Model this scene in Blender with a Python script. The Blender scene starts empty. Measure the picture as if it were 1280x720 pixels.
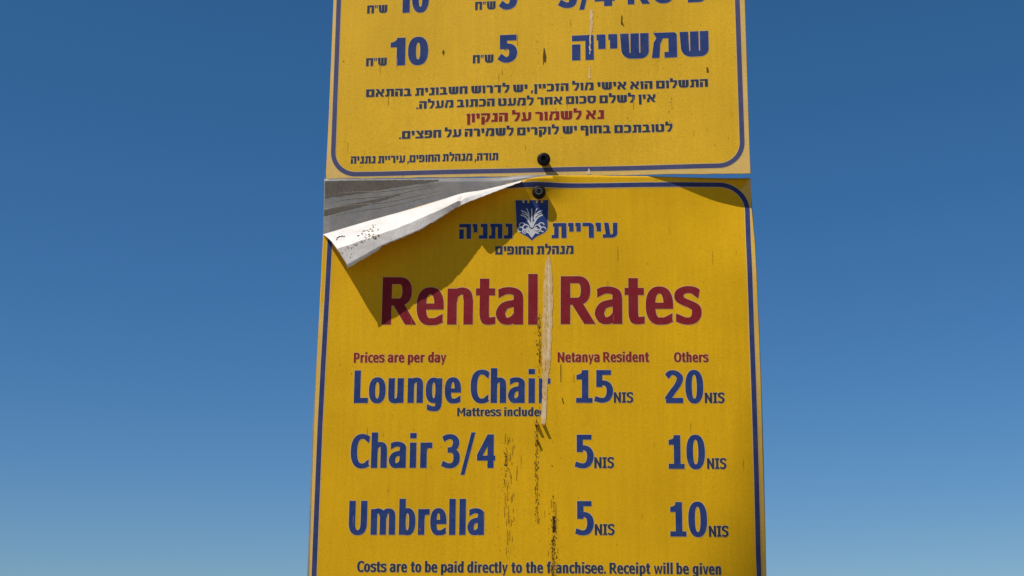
import bpy, math, random
from mathutils import Vector, Matrix
from mathutils.geometry import delaunay_2d_cdt
random.seed(7)
C = bpy.context.scene.collection
scene = bpy.context.scene

# ------------------------------------------------------------------ camera, sky, sun, exposure
F_PX, CXP, CYP = 1850.0, 640.0, 360.0          # focal length and centre, in pixels of a 1280 x 720 frame
PITCH = math.radians(15)
EYE = Vector((0, 0, 1.6))
cam_d = bpy.data.cameras.new('camera'); cam = bpy.data.objects.new('camera', cam_d); C.objects.link(cam)
cam_d.sensor_width = 36; cam_d.lens = 36 * F_PX / 1280
cam_d.clip_start = 0.05; cam_d.clip_end = 20000
cam.location = EYE; cam.rotation_euler = (math.radians(90) + PITCH, 0, 0)
scene.camera = cam

SUN_DIR = Vector((0.45, 0.356, -0.819)).normalized()      # the way the light travels
SUN_EL = math.asin(-SUN_DIR.z); SUN_ROT = math.atan2(-SUN_DIR.x, -SUN_DIR.y)
world = bpy.data.worlds.new('World'); scene.world = world; world.use_nodes = True
wn = world.node_tree.nodes; wl = world.node_tree.links
sky = wn.new('ShaderNodeTexSky'); sky.sky_type = 'NISHITA'; sky.sun_disc = False
sky.sun_elevation = SUN_EL; sky.sun_rotation = SUN_ROT
sky.altitude = 0; sky.air_density = 1.0; sky.dust_density = 0.1; sky.ozone_density = 5.0
hsv = wn.new('ShaderNodeHueSaturation'); hsv.inputs['Hue'].default_value = 0.499; hsv.inputs['Saturation'].default_value = 1.25
wl.new(sky.outputs[0], hsv.inputs['Color']); 
tcw = wn.new('ShaderNodeTexCoord'); sx = wn.new('ShaderNodeSeparateXYZ'); wl.new(tcw.outputs['Generated'], sx.inputs[0])
rg = wn.new('ShaderNodeMapRange'); rg.inputs[1].default_value = 0.0; rg.inputs[2].default_value = 0.42; rg.inputs[3].default_value = 1; rg.inputs[4].default_value = 0
wl.new(sx.outputs['Z'], rg.inputs[0])
tint = wn.new('ShaderNodeMix'); tint.data_type = 'RGBA'; tint.blend_type = 'MULTIPLY'; tint.inputs[7].default_value = (0.66, 0.80, 1.0, 1)   # sea air: bluer towards the horizon
wl.new(rg.outputs[0], tint.inputs[0]); wl.new(hsv.outputs[0], tint.inputs[6]); wl.new(tint.outputs[2], wn['Background'].inputs[0])
wn['Background'].inputs[1].default_value = 0.072
sd = bpy.data.lights.new('sun', 'SUN'); sun = bpy.data.objects.new('sun', sd); C.objects.link(sun)
sd.energy = 5.0; sd.angle = math.radians(0.5); sd.color = (1.0, 0.95, 0.87)
sun.rotation_euler = SUN_DIR.to_track_quat('-Z', 'Y').to_euler(); sun.location = (-3, -3, 6)
scene.view_settings.view_transform = 'Standard'; scene.view_settings.look = 'None'
scene.view_settings.gamma = 1; scene.view_settings.use_curve_mapping = False
scene.view_settings.exposure = 0.12

# ------------------------------------------------------------------ materials
def mat(name, base, rough=0.55, spec=0.3, grain=0.10, grain_scale=700, blotch=0.08, blotch_scale=9, streak=0.0,
        bump=0.0, bump_scale=700, fade=None, fade_amt=0.0, metallic=0.0):
    m = bpy.data.materials.new(name); m.use_nodes = True
    n = m.node_tree.nodes; l = m.node_tree.links
    b = n['Principled BSDF']; b.inputs['Roughness'].default_value = rough; b.inputs['Metallic'].default_value = metallic
    b.inputs['Specular IOR Level'].default_value = spec
    tc = n.new('ShaderNodeTexCoord')
    def noise(scale, det=3, stretch=None, rough=0.6):
        t = n.new('ShaderNodeTexNoise'); t.inputs['Scale'].default_value = scale; t.inputs['Detail'].default_value = det
        t.inputs['Roughness'].default_value = rough
        if stretch:
            mp = n.new('ShaderNodeMapping'); mp.inputs['Scale'].default_value = stretch
            l.new(tc.outputs['Object'], mp.inputs[0]); l.new(mp.outputs[0], t.inputs['Vector'])
        else: l.new(tc.outputs['Object'], t.inputs['Vector'])
        return t.outputs[0]
    def math_(op, a, bb):
        k = n.new('ShaderNodeMath'); k.operation = op
        for i, v in enumerate((a, bb)):
            if isinstance(v, (int, float)): k.inputs[i].default_value = v
            else: l.new(v, k.inputs[i])
        return k.outputs[0]
    f = 1.0
    def vary(f, src, amt):
        return math_('MULTIPLY', f, math_('ADD', 1 - amt * 2.5, math_('MULTIPLY', src, amt * 5.0)))
    if grain: f = vary(f, noise(grain_scale, 2), grain)
    if blotch: f = vary(f, noise(blotch_scale, 5), blotch)
    if streak: f = vary(f, noise(1, 4, (160, 7, 1)), streak)
    col = n.new('ShaderNodeRGB'); col.outputs[0].default_value = (*base, 1)
    src = col.outputs[0]
    if fade:
        mx = n.new('ShaderNodeMix'); mx.data_type = 'RGBA'
        rmp = n.new('ShaderNodeMapRange'); rmp.inputs[1].default_value = 0.42; rmp.inputs[2].default_value = 0.72
        rmp.inputs[3].default_value = 0; rmp.inputs[4].default_value = fade_amt
        l.new(noise(60, 6), rmp.inputs[0]); l.new(rmp.outputs[0], mx.inputs[0])
        l.new(src, mx.inputs[6]); mx.inputs[7].default_value = (*fade, 1); src = mx.outputs[2]
    if not isinstance(f, float):
        vm = n.new('ShaderNodeVectorMath'); vm.operation = 'SCALE'; l.new(src, vm.inputs[0]); l.new(f, vm.inputs['Scale']); src = vm.outputs[0]
    l.new(src, b.inputs['Base Color'])
    if bump:
        bp = n.new('ShaderNodeBump'); bp.inputs['Strength'].default_value = bump; bp.inputs['Distance'].default_value = 0.0006
        l.new(noise(bump_scale, 3), bp.inputs['Height']); l.new(bp.outputs[0], b.inputs['Normal'])
    return m

M = dict(
    yellow_low=mat('yellow_print', (0.60, 0.335, 0.004), 0.55, 0.10, 0.08, 420, 0.08, 7, 0.05, bump=0.3, bump_scale=1000),
    yellow_up=mat('faded_yellow_print', (0.61, 0.358, 0.018), 0.55, 0.10, 0.11, 420, 0.07, 7, 0.045, bump=0.3, bump_scale=1000),
    margin_low=mat('pale_yellow_margin', (0.60, 0.38, 0.07), 0.55, 0.12, 0.10, 420, 0.09, 14),
    margin_up=mat('pale_weathered_margin', (0.60, 0.40, 0.12), 0.55, 0.12, 0.11, 420, 0.09, 14),
    halo=mat('pale_sharpening_halo', (0.56, 0.40, 0.17), 0.55, 0.22, 0.08, 800, 0),  # pale rim added round the ink, imitating a sharpening halo
    blue=mat('blue_ink', (0.015, 0.036, 0.145), 0.6, 0.12, 0.16, 420, 0.10, 20, fade=(0.10, 0.12, 0.22), fade_amt=0.18),
    border_low=mat('blue_border_ink', (0.026, 0.036, 0.125), 0.6, 0.12, 0.08, 420, 0.06, 20, fade=(0.12, 0.13, 0.2), fade_amt=0.2),
    border_up=mat('faded_blue_border_ink', (0.056, 0.060, 0.135), 0.6, 0.12, 0.08, 420, 0.06, 20, fade=(0.13, 0.13, 0.2), fade_amt=0.2),
    slate=mat('dark_slate_ink', (0.022, 0.030, 0.055), 0.6, 0.12, 0.10, 420, 0.06, 20, fade=(0.08, 0.08, 0.09), fade_amt=0.2),
    maroon=mat('maroon_ink', (0.185, 0.012, 0.018), 0.6, 0.08, 0.12, 420, 0.08, 20, fade=(0.25, 0.06, 0.06), fade_amt=0.18),
    red=mat('dark_red_ink', (0.20, 0.014, 0.010), 0.6, 0.10, 0.10, 420, 0.06, 20, fade=(0.25, 0.07, 0.03), fade_amt=0.15),
    white_ink=mat('white_emblem_ink', (0.50, 0.50, 0.50), 0.55, 0.3, 0.1, 900, 0),
    plate=mat('dirty_grey_plate', (0.185, 0.172, 0.158), 0.5, 0.35, 0.09, 420, 0.16, 14, 0.0, fade=(0.13, 0.135, 0.145), fade_amt=0.8),
    plate_edge=mat('pale_sheet_edge', (0.42, 0.36, 0.25), 0.6, 0.3, 0.1, 400, 0.12, 40),
    flap=mat('white_sheet_back', (0.62, 0.59, 0.56), 0.45, 0.3, 0.05, 420, 0.10, 26, 0.0, bump=0.6, bump_scale=220, fade=(0.48, 0.44, 0.40), fade_amt=0.6),
    dirt=mat('black_mould', (0.040, 0.024, 0.010), 0.85, 0.05, 0.2, 900, 0),
    dirt_soft=mat('brown_mould', (0.20, 0.105, 0.012), 0.85, 0.05, 0.2, 900, 0),
    scrape=mat('bare_pale_scrape', (0.55, 0.355, 0.13), 0.65, 0.12, 0.08, 420, 0.10, 30, 0.07, fade=(0.6, 0.46, 0.28), fade_amt=0.8),
    scrape_lip=mat('pale_torn_fibre', (0.60, 0.46, 0.28), 0.65, 0.1, 0.1, 420, 0.1, 60),
    chip=mat('brown_chip', (0.10, 0.055, 0.012), 0.8, 0.1, 0.2, 900, 0),
    black=mat('black_plastic', (0.006, 0.0055, 0.005), 0.5, 0.15, 0.1, 500, 0),
    steel=mat('dull_bolt_steel', (0.07, 0.068, 0.065), 0.6, 0.4, 0.1, 900, 0),
    post=mat('galvanised_steel', (0.35, 0.36, 0.37), 0.5, 0.5, 0.06, 200, 0.1, 12, metallic=0.7),
    speck=mat('olive_brown_speck', (0.17, 0.12, 0.055), 0.8, 0.1, 0.2, 900, 0),
    run=mat('faint_brown_run', (0.40, 0.215, 0.010), 0.75, 0.08, 0.15, 420, 0),
    sand=mat('beach_sand', (0.27, 0.215, 0.14), 0.9, 0.1, 0.08, 300, 0.08, 1.5),
)

# ------------------------------------------------------------------ objects and properties
def tag(o, label=None, cat=None, group=None, kind=None):
    for k, v in (('label', label), ('category', cat), ('group', group), ('kind', kind)):
        if v: o[k] = v
    return o
def mesh_obj(name, verts, faces, mats, parent=None, face_mats=None, smooth=False):
    me = bpy.data.meshes.new(name); me.from_pydata([tuple(v) for v in verts], [], faces)
    for m in (mats if isinstance(mats, (list, tuple)) else [mats]): me.materials.append(m)
    if face_mats:
        for p, k in zip(me.polygons, face_mats): p.material_index = k
    if smooth:
        for p in me.polygons: p.use_smooth = True
    me.update()
    o = bpy.data.objects.new(name, me); C.objects.link(o)
    if parent: o.parent = parent
    return o

# ------------------------------------------------------------------ 2D shapes
def area(p): return sum(p[i][0]*p[(i+1) % len(p)][1] - p[(i+1) % len(p)][0]*p[i][1] for i in range(len(p))) / 2
def rpoly(pts, n=6):
    """polygon whose points may carry a corner radius (x, y, r)"""
    out = []
    N = len(pts)
    for i, p in enumerate(pts):
        r = p[2] if len(p) > 2 else 0
        P = Vector(p[:2])
        if r <= 0: out.append((P.x, P.y)); continue
        a = (Vector(pts[i-1][:2]) - P); b = (Vector(pts[(i+1) % N][:2]) - P)
        r1 = min(r, a.length*0.98, b.length*0.98); A = P + a.normalized()*r1; B = P + b.normalized()*r1
        for k in range(n+1):
            t = k/n; w = 0.72
            d = (1-t)**2 + 2*t*(1-t)*w + t*t
            q = (A*(1-t)**2 + P*(2*t*(1-t)*w) + B*t*t)/d
            out.append((q.x, q.y))
    return out
def band(o, i, closed=False):
    n = len(o); f = []
    for k in range(n if closed else n-1):
        j = (k+1) % n
        f.append([o[k], o[j], i[j], i[k]])
    return f
def catmull(pts, n=7):
    out = []; P = [Vector(p) for p in pts]
    for i in range(len(P)-1):
        a = P[i-1] if i else P[0]*2-P[1]; b = P[i]; c = P[i+1]; d = P[i+2] if i+2 < len(P) else P[i+1]*2-P[i]
        for k in range(n):
            t = k/n
            out.append(0.5*((2*b)+(c-a)*t+(2*a-5*b+4*c-d)*t*t+(3*b-a-3*c+d)*t**3))
    out.append(P[-1]); return out
def union(polys, eps=1e-4, grid=0):
    """triangles covering the union of the polygons, no overlaps"""
    vs = []; fs = []
    tri = []
    for p in polys:
        if len(p) == 4:                                  # quads of a band may fold: feed them as two triangles
            tri += [[p[0], p[1], p[2]], [p[0], p[2], p[3]]]
        else: tri.append(p)
    big = max(abs(area(p)) for p in tri)
    for p in tri:
        a = area(p)
        if abs(a) < big*1e-5: continue
        if a < 0: p = p[::-1]
        k = len(vs); vs += [Vector(q[:2]) for q in p]; fs.append(list(range(k, k+len(p))))
    if grid:                                                # inner points, so that a large shape can follow a bent board
        x0, x1 = min(p.x for p in vs), max(p.x for p in vs); y0, y1 = min(p.y for p in vs), max(p.y for p in vs)
        vs = vs + [Vector((x0+(i+.5)*grid, y0+(j+.5)*grid)) for i in range(int((x1-x0)/grid)) for j in range(int((y1-y0)/grid))]
    v, e, f, ov, oe, of = delaunay_2d_cdt(vs, [], fs, 0, eps)
    shapes = [[vs[i] for i in q] for q in fs]
    boxes = [(min(p[0] for p in q), max(p[0] for p in q), min(p[1] for p in q), max(p[1] for p in q)) for q in shapes]
    keep = []
    for t in f:
        c = ((v[t[0]][0]+v[t[1]][0]+v[t[2]][0])/3, (v[t[0]][1]+v[t[1]][1]+v[t[2]][1])/3)
        if any(b[0] <= c[0] <= b[1] and b[2] <= c[1] <= b[3] and inside(c, q) for q, b in zip(shapes, boxes)): keep.append(list(t))
    return [tuple(q) for q in v], keep
def fatten(v, f, d):
    """strip of width d round the outline of a triangulated shape"""
    seen = {}
    for t in f:
        for i in range(len(t)):
            a, b = t[i], t[(i+1) % len(t)]
            seen[(a, b)] = True
    be = [(a, b) for (a, b) in seen if (b, a) not in seen]
    nrm = {}
    for a, b in be:
        t = Vector(v[b]) - Vector(v[a])
        if t.length < 1e-9: continue
        t.normalize(); n = Vector((t.y, -t.x))
        for k in (a, b): nrm.setdefault(k, Vector((0, 0))); nrm[k] += n
    nv = []; nf = []; idx = {}
    def at(k, off):
        key = (k, off)
        if key not in idx:
            n = nrm.get(k, Vector((0, 0))); L = n.length
            n = n/L if L > 1e-6 else n
            idx[key] = len(nv); nv.append(tuple(Vector(v[k]) + n*(d if off else -d*0.6)))
        return idx[key]
    for a, b in be: nf.append([at(a, 0), at(a, 1), at(b, 1), at(b, 0)])
    return nv, nf

# ------------------------------------------------------------------ lettering: outlines written by hand, cap height 100
class Pen: pass
pen = Pen(); pen.S = 19.5; pen.T = 16.0
def R(x0, y0, x1, y1): return [[(x0, y0), (x1, y0), (x1, y1), (x0, y1)]]
def P(*pts): return [rpoly(list(pts))]
def Er(cx, cy, ax, ay, a0=0, a1=360, p=2.35, n=40, S=None, T=None):
    S = S or pen.S; T = T or pen.T
    o = []; i = []; full = abs(a1-a0) >= 360
    for k in range(n if full else n+1):
        a = math.radians(a0 + (a1-a0)*k/n); c, s = math.cos(a), math.sin(a)
        ex = math.copysign(abs(c)**(2/p), c); ey = math.copysign(abs(s)**(2/p), s)
        o.append((cx+ax*ex, cy+ay*ey)); i.append((cx+(ax-S)*ex, cy+(ay-T)*ey))
    return band(o, i, full)
def K(*pts, S=None, T=None, w0=1, w1=1, cut=''):
    S = (S or pen.S)/2; T = (T or pen.T)/2
    c = catmull(pts); l = []; r = []
    for i, q in enumerate(c):
        t = (c[min(i+1, len(c)-1)] - c[max(i-1, 0)]).normalized(); n = Vector((-t.y, t.x))
        h = math.hypot(S*n.x, T*n.y)*(w0 + (w1-w0)*i/(len(c)-1))
        A, B = q+n*h, q-n*h
        if ('s' in cut and i == 0) or ('e' in cut and i == len(c)-1):      # stroke end cut upright
            d = t.y/t.x if abs(t.x) > .2 else 0
            A = Vector((q.x, A.y+(q.x-A.x)*d)); B = Vector((q.x, B.y+(q.x-B.x)*d))
        l.append(tuple(A)); r.append(tuple(B))
    return band(l, r)

def latin(ch):
    S, T = pen.S, pen.T; h = S/2
    g = {
     'R': lambda: (73, R(0,0,S,100)+R(S-1,100-T,36,100)+R(S-1,40,36,40+T)+Er(36,70,27,30,-90,90)+P((24,41),(46,45),(74,0),(50,0))),
     'P': lambda: (62, R(0,0,S,100)+R(S,100-T,34,100)+R(S,35,34,35+T)+Er(34,67.5,27,32.5,-90,90)),
     'L': lambda: (51, R(0,0,S,100)+R(S-1,0,51,T+1)),
     'C': lambda: (63, Er(39,50,39,51.5,82,278)+K((36,94.3),(50,92.5),(63,84.5),cut='e')+K((36,5.7),(50,7.5),(63,15.5),cut='e')),
     'U': lambda: (65, R(0,34,S,100)+R(65-S,34,65,100)+Er(32.5,35,32.5,36.5,180,360)),
     'M': lambda: (86, R(0,0,S-2,100)+R(86-S+2,0,86,100)+P((0,100),(21,100),(50,32),(36,32))+P((86,100),(65,100),(36,32),(50,32))),
     'N': lambda: (70, R(0,0,S-1,100)+R(70-S+1,0,70,100)+P((0,100),(21,100),(70,0),(49,0))),
     'I': lambda: (42, R(21-h,0,21+h,100)+R(0,0,42,T-1)+R(0,101-T,42,100)),
     'S': lambda: (60, K((57,82),(45,91.5),(27,93),(12,85),(10,69),(22,58),(38,50),(50,41),(50,22),(38,9),(22,7),(2,16),cut='se')),
     'O': lambda: (76, Er(38,50,38,51.5)),
     'o': lambda: (60, Er(30,38.5,30,40)),
     'e': lambda: (58, Er(29,38.5,29,40,-7,282)+R(11,31.5,57.8,31.5+T-2)+K((30,6.2),(42,7),(56,13.5),cut='e')),
     'a': lambda: (57, R(57-S,0,57,54)+K((4,64),(18,70),(34,70),(45,63),(57-h,46),cut='s')+K((52,44.5),(34,43.5),(17,38),(8.9,23),(15,9.5),(26,6.8),(38,12),(47,22))),
     'n': lambda: (55, R(0,0,S,75.5)+K((h,46),(15,62),(29,70),(41,65.5),(55-h,49),(55-h,44))+R(55-S,0,55,46)),
     'm': lambda: (88, R(0,0,S,75.5)+K((h,48),(14,63),(24,70),(36,66),(44,52),(44,44))+R(44-h,0,44+h,46)+K((44,48),(51,63),(61,70),(73,66),(88-h,52),(88-h,44))+R(88-S,0,88,46)),
     'u': lambda: (55, R(55-S,0,55,75.5)+R(0,28,S,75.5)+K((h,32),(h,27),(14,10),(27,6),(40,13),(55-h,30))),
     'h': lambda: (55, R(0,0,S,106)+K((h,46),(15,62),(29,70),(41,65.5),(55-h,49),(55-h,44))+R(55-S,0,55,46)),
     'b': lambda: (59, R(0,0,S,106)+Er(30,38.5,29,40)),
     'd': lambda: (59, R(59-S,0,59,106)+Er(29,38.5,29,40)),
     'p': lambda: (59, R(0,-23,S,75.5)+Er(30,38.5,29,40)),
     'g': lambda: (58, R(58-S,0,58,75.5)+Er(28.5,38.5,28.5,39)+K((58-h,6),(56-h,-8),(38,-16.5),(22,-17),(5,-12),cut='e')),
     'r': lambda: (41, R(0,0,S,75.5)+K((h,46),(15,60),(26,67),(41,67),T=17,cut='e')),
     't': lambda: (42, R(8,20,8+S,96)+R(0,60.5,41,75.5)+K((8+h,26),(8+h+1,15),(24,7),(42,8.5),cut='e')),
     'i': lambda: (S, R(0,0,S,75.5)+R(0,88,S,104)),
     'l': lambda: (S, R(0,0,S,106)),
     'c': lambda: (49, Er(30,38.5,30,40,82,278)+K((28,71),(39,70),(49,64),cut='e')+K((28,6),(39,7),(49,13),cut='e')),
     'f': lambda: (39, R(8,0,8+S,80)+R(0,60.5,37,75.5)+K((8+h,76),(10+h,91),(26,99),(39,98.5))),
     's': lambda: (53, K((49,63),(38,70),(23,71),(10.5,65),(9.5,53),(20,45.5),(33,40),(44,32),(44,17),(35,7.5),(20,6.5),(1.5,13.5),cut='se')),
     'v': lambda: (56, P((0,75.5),(18.5,75.5),(28,24),(37.5,75.5),(56,75.5),(37.5,0),(18.5,0))),
     'w': lambda: (84, P((0,75.5),(17,75.5),(24,24),(35,75.5),(49,75.5),(60,24),(67,75.5),(84,75.5),(69,0),(52,0),(42,48),(32,0),(15,0))),
     'y': lambda: (56, P((0,75.5),(18.5,75.5),(29,25),(38,75.5),(56,75.5),(26,-22),(8,-22),(18.5,2))),
     '.': lambda: (17, R(0,0,17,18)),
     '/': lambda: (50, P((0,-20),(14,-20),(50,106),(36,106))),
     '0': lambda: (62, Er(31,50,31,51.5)),
     '1': lambda: (52, R(26-h+3,T-1,26+h+3,100)+R(0,0,53,T)+P((1,71),(22,71),(22,100),(21,100),(15,89),(1,85))),
     '2': lambda: (60, K((4,81),(18,92),(34,91.5),(48,81),(48,68),(39,52),(25,36),(9,16),(6,10))+R(0,0,60,T+1)),
     '3': lambda: (58, K((3,86),(20,93),(37,91.5),(47,81),(46,67),(36,56),(19,53.5))+K((19,53.5),(38,51),(49,40),(49,21),(38,9),(20,7),(0,14))),
     '4': lambda: (63, R(36,0,36+S-1,100)+R(0,22,63,22+T)+P((0,33),(0,40),(36,100),(48,100),(48,84),(17,33))),
     '5': lambda: (57, R(5,100-T,53,100)+R(5,48,5+S-1,100)+K((8,56),(24,61),(39,57.5),(48,45),(48,27),(39,12),(22,7.5),(0,13))),
    }
    return g[ch]()
def block_digit(ch):
    """heavy digits of the upper sign"""
    S, T = 29, 21
    g = {
     '0': lambda: (68, Er(34,50,34,51.5,S=S-2,T=T)),
     '1': lambda: (50, R(21,0,50,100)+P((0,66),(24,66),(24,100),(23,96,8),(14,86,8),(0,83))),
     '3': lambda: (64, K((6,82),(24,90.5),(40,89),(50,79),(48,64),(36,54),(22,52),S=S,T=T)+K((22,53),(40,51),(50,42),(50,22),(40,10),(22,10),(2,20),S=S,T=T)),
     '4': lambda: (70, R(34,0,34+S,100)+R(0,18,72,18+T)+P((0,30),(0,41),(34,100),(50,100),(50,76),(24,30))),
     '5': lambda: (66, R(4,100-T,64,100)+R(4,48,4+S-3,100)+K((18,55),(32,58),(46,52),(52,36),(47,18),(34,9.8),(20,10),(2,22),S=S,T=T)),
     '/': lambda: (46, P((0,-10),(18,-10),(46,106),(28,106))),
    }
    return g[ch]()
def hebrew(ch):
    V, T = 31, 23
    g = {
     'א': lambda: (92, P((0,100),(31,100),(92,0),(61,0))+P((2,0),(29,0),(29,34),(45,58),(30,73),(2,44,12))+P((90,100),(63,100),(63,66),(48,42),(62,27),(90,60,14))),
     'ב': lambda: (80, R(0,0,80,T)+P((4,100),(67,100,20),(67,T-1),(67-V,T-1),(67-V,100-T),(4,100-T))),
     'ד': lambda: (74, R(0,100-T,74,100)+R(38,0,38+V,100-T+1)),
     'ה': lambda: (80, P((0,100),(80,100,5),(80,0),(80-V,0),(80-V,100-T),(0,100-T))+R(0,0,V,64)),
     'ו': lambda: (32, P((0,100),(32,100,6),(32,0),(5,0),(5,100-T),(0,100-T))),
     'ז': lambda: (46, R(0,100-T,46,100)+R(11,0,38,100-T+1)),
     'ח': lambda: (82, P((0,100),(82,100,5),(82,0),(82-V,0),(82-V,100-T),(V,100-T),(V,0),(0,0))),
     'ט': lambda: (88, P((0,100),(V,100),(V,T),(88-V,T),(88-V,100-T),(46,100-T),(46,100),(88,100,16),(88,0,22),(0,0,22))),
     'י': lambda: (33, P((0,100),(33,100,5),(33,42),(6,42),(6,100-T),(0,100-T))),
     'כ': lambda: (74, P((2,100),(74,100,28),(74,0,28),(0,0),(0,T),(74-V,T),(74-V,100-T),(2,100-T))),
     'ל': lambda: (72, P((0,128),(V-2,128),(V-2,100),(72,100,6),(72,54,10),(48,0),(18,0),(45,52),(45,100-T),(0,100-T))),
     'ם': lambda: (86, band(rpoly([(0,100),(86,100,5),(86,0),(0,0)]), rpoly([(V,100-T),(86-V,100-T,3),(86-V,T),(V,T)]), True)),
     'מ': lambda: (92, P((26,100),(92,100,12),(92,0),(46,0),(46,T),(92-V,T),(92-V,100-T),(40,100-T))+P((6,100),(30,100),(44,82),(32,56),(28,0),(0,0),(8,62),(18,78))),
     'ן': lambda: (32, P((0,100),(32,100,5),(32,-28),(5,-28),(5,100-T),(0,100-T))),
     'נ': lambda: (58, P((12,100),(58,100,6),(58,0),(0,0),(0,T),(58-V,T),(58-V,100-T),(12,100-T))),
     'ס': lambda: (88, band(rpoly([(0,100),(88,100,10),(88,0,40),(0,0,40)]), rpoly([(V,100-T),(88-V,100-T,3),(88-V,T,15),(V,T,15)])[0:0] or rpoly([(V,100-T),(88-V,100-T,3),(88-V,T,15),(V,T,15)]), True)),
     'ע': lambda: (88, P((61,100),(88,100),(88,0,34),(0,0),(0,T),(61,T,10))+P((8,100),(35,100),(46,T-2),(18,T-2))),
     'פ': lambda: (80, P((0,100),(80,100,26),(80,0,26),(0,0),(0,T),(80-V,T),(80-V,100-T),(V,100-T),(V,60),(42,60),(42,42),(0,42))),
     'ף': lambda: (80, P((0,100),(80,100,20),(80,-28),(80-V,-28),(80-V,100-T),(V,100-T),(V,60),(42,60),(42,42),(0,42))),
     'צ': lambda: (84, R(0,0,84,T)+P((0,100),(32,100),(84,T-1),(50,T-1))+P((56,100),(83,100),(83,62,12),(64,40),(50,56),(56,64))),
     'ק': lambda: (82, P((0,100),(82,100,6),(82,46,14),(62,0),(34,0),(55,50),(55,100-T),(0,100-T))+R(4,-28,4+V,62)),
     'ר': lambda: (68, P((0,100),(68,100,26),(68,0),(68-V,0),(68-V,100-T),(0,100-T))),
     'ש': lambda: (104, P((0,100),(V,100),(V+3,T),(104-V,T),(104-V,100),(104,100),(104,0,30),(6,0,34))+R(52-V/2+1,T-1,52+V/2+1,100)),
     'ת': lambda: (90, P((8,100),(90,100,8),(90,0),(90-V,0),(90-V,100-T),(43,100-T),(43,0),(0,0),(0,T-1),(16,T-1),(16,100-T),(8,100-T))),
     '״': lambda: (34, P((0,100),(14,100),(10,64),(0,64))+P((20,100),(34,100),(30,64),(20,64))),
     ',': lambda: (20, P((0,20),(20,20),(20,0),(8,-22),(-2,-22),(4,0),(0,0))),
     '.': lambda: (20, R(0,0,20,20)),
    }
    return g[ch]()
SB = {'latin': (7, 34), 'hebrew': (10, 36), 'block': (9, 30)}
LSB = dict.fromkeys('RPLUMNInmhbpilru', 5.5); LSB.update(dict.fromkeys('oecdgCOSs', 2)); LSB.update({'a': 1.5, 't': .3, 'f': .3, 'v': .5, 'w': .5, 'y': .5, '/': 1})
RSB = dict.fromkeys('UMNInmhildug', 5.5); RSB.update(dict.fromkeys('oebpOs', 2)); RSB.update({'a': 4.8, 'c': .5, 'C': 1, 'S': 2, 't': .5, 'r': 0, 'f': -1, 'L': 0, 'R': -1, 'P': 1, 'v': .5, 'w': .5, 'y': .5, '/': 1, '.': 5})
cache = {}
def glyph(ch, kind):
    key = (ch, kind, round(pen.S, 1), round(pen.T, 1))
    if key not in cache:
        w, polys = {'latin': latin, 'hebrew': hebrew, 'block': block_digit}[kind](ch)
        cache[key] = (w, *union(polys, 1e-3))
    return cache[key]
def layout(text, kind, spread=1.0):
    """-> total width, verts, faces of a line set left to right (Hebrew given in reading order is reversed)"""
    if kind == 'hebrew': text = text[::-1]
    gap, space = SB[kind]; x = 0; vs = []; fs = []; prev = None
    for ch in text:
        if ch == ' ': x += space; prev = None; continue
        w, v, f = glyph(ch, kind)
        if prev is not None:
            gp = gap*spread
            if kind == 'latin':
                gp = (RSB.get(prev, 4) + LSB.get(ch, 4))*spread
            x += gp
        k = len(vs); vs += [(p[0]+x, p[1]) for p in v]; fs += [[i+k for i in t] for t in f]
        x += w; prev = ch
    return x, vs, fs

# ------------------------------------------------------------------ the two boards as placed planes
class Board:
    """a board's own frame: u right, v up, w out of its face (metres)"""
    def __init__(s, rv, centre, base_v, bend):
        rv = Vector(rv); m = Matrix.Rotation(rv.length, 3, rv.normalized())
        s.X = m @ Vector((1, 0, 0)); s.Y = m @ Vector((0, 0, 1)); s.Z = m @ Vector((0, -1, 0))
        s.o = Vector(centre) + s.Y*base_v; s.bend = bend
        s.root = None
    def empty(s, name):
        e = bpy.data.objects.new(name, None); C.objects.link(e)
        mm = Matrix((s.X, s.Y, s.Z)).transposed().to_4x4(); mm.translation = s.o
        e.matrix_world = mm; e.empty_display_size = 0.1
        s.root = e; return e
    def uv(s, px, py, w=None):
        """board coordinates of a measured point of the photograph"""
        d = Vector((px-CXP, 0, 0)) + Vector((0, math.cos(PITCH), math.sin(PITCH)))*F_PX + Vector((0, -math.sin(PITCH), math.cos(PITCH)))*(CYP-py)
        ww = 0 if w is None else w
        for _ in range(4 if w is None else 1):
            t = (s.o + s.Z*ww - EYE).dot(s.Z)/d.dot(s.Z)
            q = EYE + d*t - s.o; u, v = q.dot(s.X), q.dot(s.Y)
            if w is None: ww = s.bend(u, v)
        return (u, v)
    def lift(s, pts, off): return [(p[0], p[1], s.bend(p[0], p[1]) + off) for p in pts]

def sm(t): t = max(0.0, min(1.0, t)); return t*t*(3-2*t)
LO_CENTRE_V = 0.40
def bend_low(u, v):
    v0 = v - LO_CENTRE_V                              # measured from the visible middle
    w = -0.016*sm((u-0.13)/0.18)*sm((v0-0.13)/0.15)                   # top right corner pulled back
    w += -2.2*max(0.0, u-(0.275+(v0+0.03)*0.36))**2                   # lower right corner rolls away
    w += 0.0125*math.exp(-((u+0.004)/0.037)**2)*sm((v0-0.232)/0.045)    # lip of the sheet at the top bolt
    w += 0.0010*math.sin(u*17+1)*math.sin(v*11) + 0.0006*math.sin(u*41+v*9)
    return w
def bend_up(u, v):
    return 0.0010*math.sin(u*15+2)*math.sin(v*9+1) + 0.0005*math.sin(u*37-v*12)
low = Board((0.01579414, 0.00936507, -0.0423962), (0.03337831, 1.96784281, 2.01109963), -LO_CENTRE_V, bend_low)
up = Board((0.01531209, 0.01600481, -0.10031596), (0.03393983, 1.96998326, 2.4263247), -0.134, bend_up)

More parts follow.
